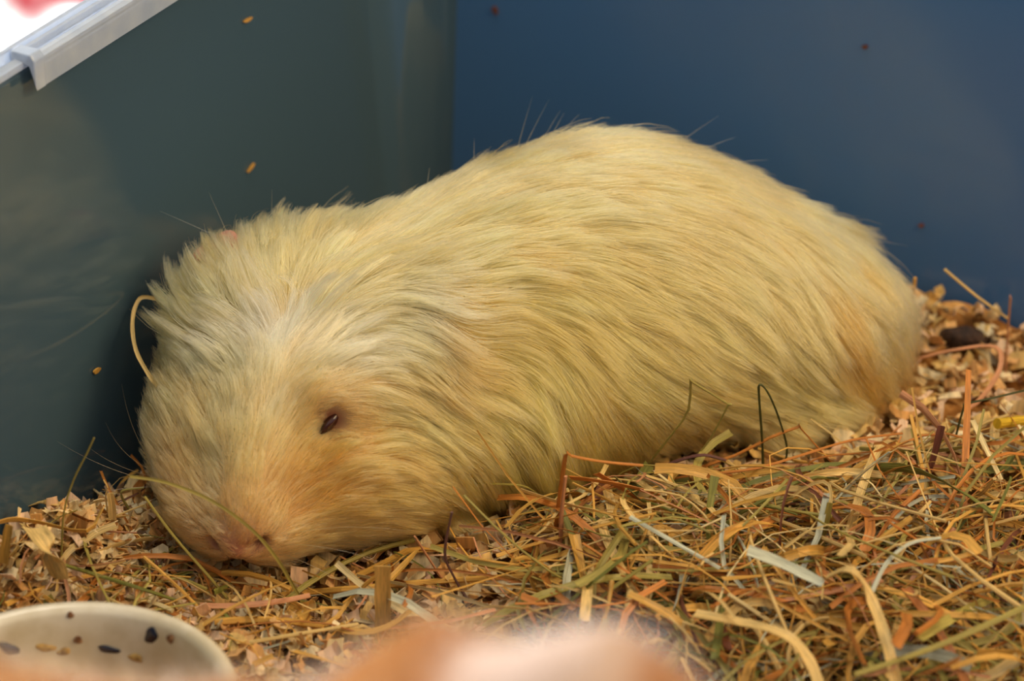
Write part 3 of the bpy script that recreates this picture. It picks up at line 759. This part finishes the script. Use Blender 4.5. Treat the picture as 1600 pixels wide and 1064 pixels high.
while len(shave) < 12000 and tries < 60000:
    tries += 1
    if random.random() < .5: s_, t_ = random.uniform(.0, WIDTH*.8), random.uniform(.0, DEPTH)
    elif random.random() < .3: s_, t_ = st(on_z(random.uniform(-40, 470), random.uniform(760, 990)))
    else:
        q = on_z(random.uniform(-30, 1640), random.uniform(440, 1080)); s_, t_ = st(q)
    c = B(s_, t_)
    if not (.004 < s_ < WIDTH-.006 and .004 < t_ < DEPTH-.006): continue
    a_, b_ = random.uniform(.003, .013), random.uniform(.0016, .0052)
    c[2] = float(ground(c[0], c[1]))+random.random()*.005-.001
    if trilerp(SDG, c[None])[0] < .003: continue
    if math.hypot(c[0]-BOWL[0], c[1]-BOWL[1]) < BOWL_R+.006: continue
    shave.append((c, a_, b_))
def flake(c, a_, b_):
    R = Matrix.Rotation(random.uniform(0, 6.28), 3, 'Z') @ Matrix.Rotation(random.gauss(0, .55), 3, 'X') @ Matrix.Rotation(random.gauss(0, .45), 3, 'Y')
    R = np.array(R); cu = random.gauss(0, 1.5); V = []
    for i in range(4):
        u = i/3-.5
        for j in range(3):
            v = j/2-.5; jag = 1+random.uniform(-.25, .25)
            ang = cu*u*1.6
            x = a_*(math.sin(ang)/(cu*1.6) if abs(cu) > .05 else u); z = a_*((1-math.cos(ang))/(cu*1.6) if abs(cu) > .05 else 0)
            V.append((x*(1+.15*random.uniform(-1, 1)), b_*v*jag*(1-.5*abs(u)*random.random()), z+.0004*math.sin(v*5)))
    top = np.array(V); V = np.concatenate((top, top-np.array((0, 0, .00028))))@R.T+c
    F = []
    for i in range(3):
        for j in range(2):
            q = (i*3+j, (i+1)*3+j, (i+1)*3+j+1, i*3+j+1); F.append(q); F.append(tuple(12+k for k in q[::-1]))
    rim = [0, 3, 6, 9, 10, 11, 8, 5, 2, 1, 0]
    for p, q in zip(rim[:-1], rim[1:]): F.append((q, p, 12+p, 12+q))
    return V, F
# the largest in view become things of their own; the rest is one mass of each
hs = [(h[3]*(h[1]+.0006)*(1+60*h[4]) if VIEW(h[0].mean(0)) else -1) for h in hay]
top_h = set(np.argsort(hs)[::-1][:220])
NAMES = {'golden': ('straw_stalk', 'golden straw stalk'), 'pale': ('straw_stalk', 'pale straw stalk'), 'orange': ('straw_stalk', 'orange-brown straw stalk'), 'green': ('dry_grass', 'green hay blade'),
         'olive': ('dry_grass', 'olive hay blade'), 'brown': ('hay_sprig', 'dark brown hay stem'), 'silver': ('dry_grass', 'silvery grey hay blade'), 'pink': ('straw_stalk', 'pinkish straw stalk'), 'cream': ('straw_stalk', 'cream straw stalk')}
def mass(name, items, m, label, cat):
    V, F, C, o_ = [], [], [], 0; fb = np.concatenate([FIB[id(v)][1] if id(v) in FIB else v for v, f, c in items])
    for v, f, c in items:
        V.append(v); F += [tuple(i+o_ for i in q) for q in f]; C.append(np.repeat(np.array(c)[None], len(v), 0)); o_ += len(v)
    o = obj(name, np.concatenate(V), F, m, smooth=False); set_tint(o, np.concatenate(C)); set_fib(o, fb); return tag(o, label, cat, kind='stuff')
def zone(px, py):
    if px < 180: return 'at the left wall' if py < 900 else 'behind the bowl'
    if px < 420: return 'beside the bowl' if py > 915 else 'beside the muzzle'
    if px < 640: return 'under the chin' if py < 975 else 'in front of the upright chip'
    if px < 860: return 'beneath the jaw' if py < 930 else 'near the blanket'
    if py > 1000: return 'at the bottom edge' if px < 1250 else 'in the bottom right corner'
    if px < 1060: return 'below the belly' if py < 850 else 'in front of the belly'
    if px < 1300: return 'below the hind foot' if py < 830 else 'beside the whitish leaf'
    if py < 600: return 'behind the rump'
    if py < 720: return 'beside the rump'
    return 'by the silvery blade' if px < 1450 else 'at the right edge'
ORD = ['leftmost', 'second from left', 'third from left', 'fourth from left', 'fifth from left', 'sixth from left', 'seventh from left', 'eighth from left', 'ninth from left', 'tenth from left']
def name_apart(items):
    """items: (object, description, zone, pixel x); adds a place only where look and neighbour are the same"""
    by = {}
    for it in items: by.setdefault((it[1], it[2]), []).append(it)
    for (d, z), g in by.items():
        g.sort(key=lambda it: it[3])
        for k, it in enumerate(g): it[0]['label'] = '%s %s' % (d, z) + ('' if len(g) == 1 else ', '+(ORD[k] if k < len(ORD) else 'far right'))
rest, singles = [], []
for i, (path, w, kind, L_, hh) in enumerate(hay):
    c = np.array(PAL[kind])*random.uniform(.75, 1.12); flat = random.choice((.12, .2, .3, .8)) if w < .0024 else .1
    V, F = sweep(path, w, w*flat, 5 if flat > .5 else 4, random.uniform(-.8, .8), (1, random.uniform(.5, 1)), random.gauss(0, .8))
    if i in top_h:
        nm, lb = NAMES[kind]; px, py = project(path); straight = np.linalg.norm(path[-1]-path[0])/np.linalg.norm(np.diff(path, axis=0), axis=1).sum()
        dx, dy = px[-1]-px[0], py[-1]-py[0]
        look = ('long ' if L_ > .045 else ('short ' if L_ < .028 else ''))+('wide ' if w > .0017 else 'thin ')+('bent ' if straight < .96 else 'straight ')+lb
        lie = 'level' if abs(dy) < .3*abs(dx) else ('foreshortened' if abs(dx) < .4*abs(dy) else ('rising' if dx*dy < 0 else 'descending'))
        o = piece(nm, V, F, M_STRAW, c, lb, 'straw' if 'straw' in nm else 'hay', 'loose %ss on the bedding' % lb)
        singles.append((o, look+' '+lie, zone(px.mean(), py.mean()), px.mean()))
    else: rest.append((V, F, c))
name_apart(singles)
mass('loose_hay', rest, M_STRAW, 'tangled mass of finer hay and straw spread over the bin floor', 'hay')
ssz = [(a_*b_*(1+80*max(0, c[2]-float(ground(c[0], c[1])))) if VIEW(c) else -1) for c, a_, b_ in shave]
top_s = set(np.argsort(ssz)[::-1][:200]); rest, singles = [], []
SHN = ['cream', 'golden', 'tan', 'pinkish', 'orange-brown', 'pale']
for i, (c, a_, b_) in enumerate(shave):
    V, F = flake(c, a_*(1.25 if i in top_s else 1), b_*(1.2 if i in top_s else 1)); ci = random.randrange(len(SHC)); col = np.array(SHC[ci])*random.uniform(.8, 1.08)
    if i in top_s:
        px, py = project(c); up_ = np.ptp(V[:, 2])
        look = ('large ' if a_*b_ > 4.8e-5 else 'small ')+SHN[ci]+' wood shaving '+('lying flat' if up_ < .003 else ('tipped up' if up_ < .006 else 'standing on edge'))
        o = piece('wood_shaving', V, F, M_SHAVE, col, look, 'wood shaving', 'wood shavings on the bedding'); singles.append((o, look, zone(px, py), px))
    else: rest.append((V, F, col))
name_apart(singles)
mass('shavings_bed', rest, M_SHAVE, 'bed of small cream pine shavings covering the bin floor', 'wood shavings')
# dark brown blob at the right back
M_BLOB = mat('dark_blob', srgb(46, 30, 20), .7, .3); noise_color(M_BLOB, [(.35, srgb(30, 18, 12)), (.65, srgb(66, 44, 30))], 300, 4, bump=.6, bump_scale=700)
p = FLO(1508, 528, .006)
d_ = lathe_sphere('blob', (0, 0, 0), (.0085, .0042, .0040), M_BLOB, None, rotz(-.2)); d_.location = p
for v in d_.data.vertices: v.co *= 1+.08*math.sin(v.co.x*900+v.co.y*700)
tag(d_, 'dark brown blob in the shavings behind the rump', 'blob')

# ------------------------------------------------------------------ ceramic bowl
M_CER = mat('glazed_ceramic', srgb(214, 206, 186), .22, .5); noise_color(M_CER, [(.35, srgb(196, 184, 156)), (.6, srgb(224, 218, 202))], 60, 6)
bowl = empty('food_bowl', (BOWL[0], BOWL[1], -.004)); tag(bowl, 'white ceramic food bowl with dark blue marks at the left front', 'bowl')
prof = [(0, -.021), (.030, -.021), (.036, -.018), (.0425, .000), (.0462, .022), (.0472, .0272), (.0466, .0298), (.0444, .0307), (.0424, .0296), (.0414, .0262), (.0398, .010), (.0370, -.006), (.0320, -.0135), (.022, -.0155), (0, -.016)]
prof = smooth_path([(a_, 0, b_) for a_, b_ in prof], 3); nu = 72; V, F = [], []
for r_, _, z_ in prof:
    for i in range(nu): a_ = 2*math.pi*i/nu; V.append((max(r_, 1e-5)*math.cos(a_), max(r_, 1e-5)*math.sin(a_), z_))
for j in range(len(prof)-1):
    for i in range(nu): F.append((j*nu+i, j*nu+(i+1) % nu, (j+1)*nu+(i+1) % nu, (j+1)*nu+i))
bowl_body = obj('bowl_body', V, F, M_CER, bowl)
M_MARK = mat('dark_blue_glaze', srgb(24, 28, 48), .25, .5); M_FOOD = mat('brown_food_residue', srgb(130, 92, 62), .8, .2)
noise_color(M_FOOD, [(.35, srgb(96, 62, 40)), (.65, srgb(168, 128, 92))], 500, 5)
import bisect
bb = BVHTree.FromPolygons([Vector(v)+bowl.location for v in V], F)
def decal(name, px, py, w, h, ang, m, label=None, seed=0):
    """a small raised mark of glaze or food laid on the bowl's inner face"""
    rnd = random.Random(seed); pts = []; n = 18
    for rr, lift in ((1, .0000), (.75, .0005), (0, .0007)):
        for i in range(n):
            a_ = 2*math.pi*i/n; k = rr*(1+.10*math.sin(3*a_+seed)+.06*math.sin(5*a_+2*seed))
            x, y = w*.5*k*math.cos(a_), h*.5*k*math.sin(a_)
            X, Y = px+x*math.cos(ang)-y*math.sin(ang), py+x*math.sin(ang)+y*math.cos(ang)
            d = Vector(ray(X, Y)).normalized(); r = bb.ray_cast(Vector(CAM), d)
            if r[0] is None: return
            pts.append(r[0]-d*(lift+.0001)-bowl.location)
    F = []
    for k in range(2):
        for i in range(n): F.append((k*n+i, k*n+(i+1) % n, (k+1)*n+(i+1) % n, (k+1)*n+i))
    o = obj(name, pts, F, m, bowl_body)
    if label: o['label'] = label
decal('glaze_mark', 236, 993, 20, 26, .2, M_MARK, 'dark blue glaze mark', 1)
decal('glaze_mark', 170, 1015, 36, 11, .2, M_MARK, 'dark blue glaze mark', 2)
decal('glaze_mark', 14, 1013, 36, 16, .35, M_MARK, 'dark blue glaze mark', 3)
decal('glaze_mark', 266, 998, 12, 15, 0, M_FOOD, 'brown spot', 4)
decal('food_residue', 228, 956, 32, 24, -.3, M_FOOD, 'brown food smear', 5)
decal('food_residue', 196, 950, 9, 20, .3, M_FOOD, 'brown food smear', 6)
decal('food_residue', 110, 961, 11, 11, 0, M_FOOD, 'brown food speck', 7)
decal('food_residue', 40, 940, 7, 6, 0, M_FOOD, 'brown food speck', 8)
M_CRUMB = mat('golden_food_crumbs', srgb(196, 160, 92), .8, .2); noise_color(M_CRUMB, [(.35, srgb(130, 96, 50)), (.65, srgb(206, 170, 100))], 400, 4)
decal('food_residue', 72, 1012, 34, 12, .1, M_CRUMB, 'golden crumbs stuck low in the bowl', 9)
decal('food_residue', 100, 1018, 22, 12, -.2, M_CRUMB, 'golden crumbs stuck low in the bowl', 11)
decal('food_residue', 212, 1028, 24, 13, .3, M_CRUMB, 'golden crumbs stuck low in the bowl', 12)
decal('food_residue', 122, 1000, 14, 12, .3, M_FOOD, 'brown food speck', 13)

# ------------------------------------------------------------------ clear rim along the left wall
M_RIM = mat('frosted_clear_plastic', srgb(226, 230, 236), .2, .5); bsdf(M_RIM).inputs['Transmission Weight'].default_value = .5
noise_color(M_RIM, [(.3, srgb(200, 216, 240)), (.7, srgb(226, 236, 250))], 90, 5)
def rim(name, prof, t0, t1, parent):
    V, F = [], []; n = 2; k = len(prof)
    for t in (t0, t1):
        for s_, z_ in prof: V.append(B(s_-TOP*DRAFT, t, z_+TOP-.157)-np.array(parent.location))
    for j in range(k): F.append((j, (j+1) % k, k+(j+1) % k, k+j))
    F.append(tuple(range(k))[::-1]); F.append(tuple(range(k, 2*k)))
    o = obj(name, V, F, M_RIM, parent, smooth=False)
    bv = o.modifiers.new('bevel', 'BEVEL'); bv.width = .0005; bv.segments = 2; bv.limit_method = 'ANGLE'
    return o
NT = .25
for _ in range(20):
    NT += (project(B(-.140*DRAFT, NT, .140))[0]-50)*.00012
lid = empty('lid_rim', B(0, NT, TOP)); tag(lid, 'clear plastic lid rim clipped along the top of the left wall', 'lid rim')
rim('ledge', [(0.0044, .1505), (0.0044, .1596), (0.0028, .1602), (0.0014, .1604), (0.0006, .1572), (-0.0026, .1572), (-0.0029, .1602), (-0.0035, .1608), (-0.0038, .1576), (-0.0061, .1580), (-0.0066, .1602), (-0.0074, .1608), (-0.0077, .1602), (-0.0077, .1480), (-0.0073, .1480), (-0.0073, .1560), (-0.0025, .1560), (-0.0025, .1564), (0.0024, .1564), (0.0030, .1505)], .012, NT, lid)
rim('front_lip', [(0.0012, .1570), (0.0012, .1592), (-0.0016, .1598), (-0.0022, .1576), (-0.0047, .1576), (-0.0052, .1612), (-0.0061, .1616), (-0.0067, .1600), (-0.0067, .1500), (-0.0063, .1500), (-0.0063, .1568), (-0.0027, .1568)], NT, .46, lid)
V, F = [], []
clip = rim('clip', [(.0050, .1505), (.0050, .1600), (.0038, .1618), (-.0030, .1622), (-.0030, .1590), (.0030, .1580)], NT-.001, NT+.0045, lid)

# crumbs stuck to the walls
def on_wall(px, py, n, off=.0004):
    n = unit(n+np.array((0, 0, DRAFT))); d = ray(px, py); t = ((K+n*off-CAM)@n)/(d@n); return CAM+d*t
for px, py, w, h, n, tint, lb in ((386, 31, 13, 5, BD, 'golden', 'straw crumb stuck high on the left wall'), (391, 262, 13, 5, BD, 'golden', 'tiny straw crumb stuck on the left wall above the crest'), (150, 579, 10, 8, BD, 'golden', 'yellow crumb stuck low on the left wall'),
                              (774, 16, 8, 14, LD, 'brown', 'dark speck stuck high on the back wall near the corner'), (1352, 73, 9, 7, LD, 'brown', 'dark speck stuck high on the back wall at the right'), (1440, 352, 8, 7, LD, 'brown', 'dark speck stuck on the back wall right of the rump')):
    c = on_wall(px, py, n); k = np.linalg.norm(c-CAM)/FPX; side = LD if n is BD else BD
    ang = -.6 if px == 391 else (.15 if px == 386 else .4)
    V = []; m_ = 10
    for lay in (0, .0006):
        for i in range(m_):
            a_ = 2*math.pi*i/m_; x, y = w*.5*k*math.cos(a_)*(1+.2*math.sin(3*a_)), h*.5*k*math.sin(a_)
            V.append(c+n*lay+(side*(2.0 if n is BD else 1.1))*(x*math.cos(ang)-y*math.sin(ang))+np.array((0, 0, 1))*(x*math.sin(ang)+y*math.cos(ang)))
    F = [tuple(range(m_)), tuple(range(2*m_-1, m_-1, -1))]+[(i, (i+1) % m_, m_+(i+1) % m_, m_+i) for i in range(m_)]
    piece('bedding_crumb', np.array(V), F, M_STRAW, np.array(PAL[tint]), lb, 'crumb')

# ------------------------------------------------------------------ outside the bin
M_TABLE = mat('pale_table', srgb(200, 190, 176), .6, .3); noise_color(M_TABLE, [(.4, srgb(184, 172, 156)), (.65, srgb(212, 204, 192))], 12, 6)
tb = obj('floor_outside', [(-2, -2, BOT-.004), (2, -2, BOT-.004), (2, 2.5, BOT-.004), (-2, 2.5, BOT-.004)], [(0, 1, 2, 3)], M_TABLE, smooth=False); tb['kind'] = 'structure'
M_CLOTH = mat('printed_cotton', (.9, .9, .9), .85, .1)
a = node(M_CLOTH, 'ShaderNodeAttribute', attribute_name='print'); link(M_CLOTH, a.outputs['Color'], bsdf(M_CLOTH).inputs['Base Color'])
cn = on_z(45, 40, -.03)
V, F, Cc = [], [], []; nu, nv = 70, 60
reds = [(on_z(12, -6, -.03), .040), (on_z(-40, -20, -.03), .035), (on_z(118, 4, -.03), .026), (on_z(150, -30, -.03), .03), (on_z(60, -60, -.03), .03)]
for i in range(nu+1):
    for j in range(nv+1):
        x, y = cn[0]-.26+.40*i/nu, cn[1]-.22+.44*j/nv
        z = BOT+.008+.006*math.sin(x*38+y*21)+.004*math.sin(x*71-y*55+1)+.002*math.sin(y*150)
        V.append((x, y, z)); red = 0
        for c, r in reds:
            dd = math.hypot(x-c[0], y-c[1])*(1+.25*math.sin(7*math.atan2(y-c[1], x-c[0])))
            red = max(red, min(1, max(0, (r-dd)/.012)))
        Cc.append(np.array((.86, .86, .88))*(1-red)+np.array(srgb(150, 38, 50))*red)
for i in range(nu):
    for j in range(nv): a = i*(nv+1)+j; F.append((a, a+nv+1, a+nv+2, a+1))
cl = obj('cotton_cloth', V, F, M_CLOTH); sm = cl.modifiers.new('thick', 'SOLIDIFY'); sm.thickness = .0015
at = cl.data.attributes.new('print', 'FLOAT_COLOR', 'POINT'); at.data.foreach_set('color', np.concatenate((np.array(Cc), np.ones((len(Cc), 1))), 1).astype(np.float32).ravel())
tag(cl, 'sunlit white cloth with red print outside the bin, top left', 'cloth')

# fuzzy blanket lying bunched over the front wall
def fleece_h(u):
    """height of the bunched fold above the wall, u along the front wall from the left corner"""
    return FL(u)
fx = [(.0, .0), (.14, .0), (.16, -.001), (.18, .0), (.20, .003), (.22, .010), (.235, .024), (.25, .038), (.27, .037), (.285, .040), (.30, .032), (.32, .012), (.36, .004), (.50, .003)]
FL = lambda u: .0105*min(1, max(0, (u-.12)/.04))*min(1, max(0, (.36-u)/.04))+float(np.interp(u-.0066, [a for a, b in fx], [b for a, b in fx]))
M_FLEECE = mat('fuzzy_fleece', (.8, .7, .6), .95, .1)
a = node(M_FLEECE, 'ShaderNodeAttribute', attribute_name='print'); link(M_FLEECE, a.outputs['Color'], bsdf(M_FLEECE).inputs['Base Color'])
V, F, Cc = [], [], []; nu, nv = 110, 40
for i in range(nu+1):
    u = .06+.36*i/nu; h = FL(u)
    for j in range(nv+1):
        a_ = math.pi*(j/nv); q = (j/nv)*2-1
        lump = .003*math.sin(u*70+q*3)+.002*math.sin(u*160+q*7)
        wd = .016+.25*h
        if abs(q) < .6: c_ = -math.cos(math.pi*(q/.6+1)/2)*wd; z = TOP+.003+(h+lump)*math.sin(math.pi*(q/.6+1)/2)**.8
        else:
            c_ = math.copysign(wd+.002*math.sin(u*90), q); z = TOP+.003-(abs(q)-.6)/.4*(.030 if q < 0 else .09)
        V.append(B(u, DEPTH+.002+TOP*DRAFT+c_, z))
        nb = np.interp(u-.0066+.004*math.sin(q*7+u*50), [.0, .19, .21, .232, .242, .258, .268, .286, .296, .34, .42], [.9, .9, .5, -.5, .9, .9, -.8, -.7, .35, -.2, -.6])+.35*math.sin(u*210+q*8)+.3*math.sin(q*11-u*95)
        k = 1/(1+math.exp(-4*(nb-.05)))
        Cc.append(np.array(srgb(192, 168, 154))*(1-k)+np.array(srgb(150, 98, 52))*k)
for i in range(nu):
    for j in range(nv): b = i*(nv+1)+j; F.append((b, b+1, b+nv+2, b+nv+1))
blanket = empty('fleece_blanket', B(.24, DEPTH, TOP)); tag(blanket, 'out-of-focus fuzzy cream and brown blanket bunched over the front edge', 'blanket')
fb = obj('blanket_cloth', np.array(V)-np.array(blanket.location), F, M_FLEECE, blanket)
at = fb.data.attributes.new('print', 'FLOAT_COLOR', 'POINT'); at.data.foreach_set('color', np.concatenate((np.array(Cc), np.ones((len(Cc), 1))), 1).astype(np.float32).ravel())
Va, Fa, Ca = np.array(V), np.array(F), np.array(Cc)
nf = 14000; fi = rng.integers(0, len(Fa), nf); bw = rng.dirichlet((1, 1, 1, 1), nf)
R_ = (Va[Fa[fi]]*bw[:, :, None]).sum(1); Cf = (Ca[Fa[fi]]*bw[:, :, None]).sum(1)
fnm = unit(np.cross(Va[Fa[fi, 1]]-Va[Fa[fi, 0]], Va[Fa[fi, 3]]-Va[Fa[fi, 0]])); fnm *= np.where(fnm[:, 2:3] < 0, -1, 1)
dr = unit(fnm+rng.normal(0, .5, (nf, 3))); Lf = rng.uniform(.002, .0055, nf)
Pf = R_[:, None]+dr[:, None]*Lf[:, None, None]*np.linspace(0, 1, 5)[None, :, None]+rng.normal(0, .001, (nf, 1, 3))*np.linspace(0, 1, 5)[None, :, None]**2
pile = make_curves('pile', Pf, .00012, None, Cf*.5, M_FUR, blanket); pile['kind'] = 'stuff'
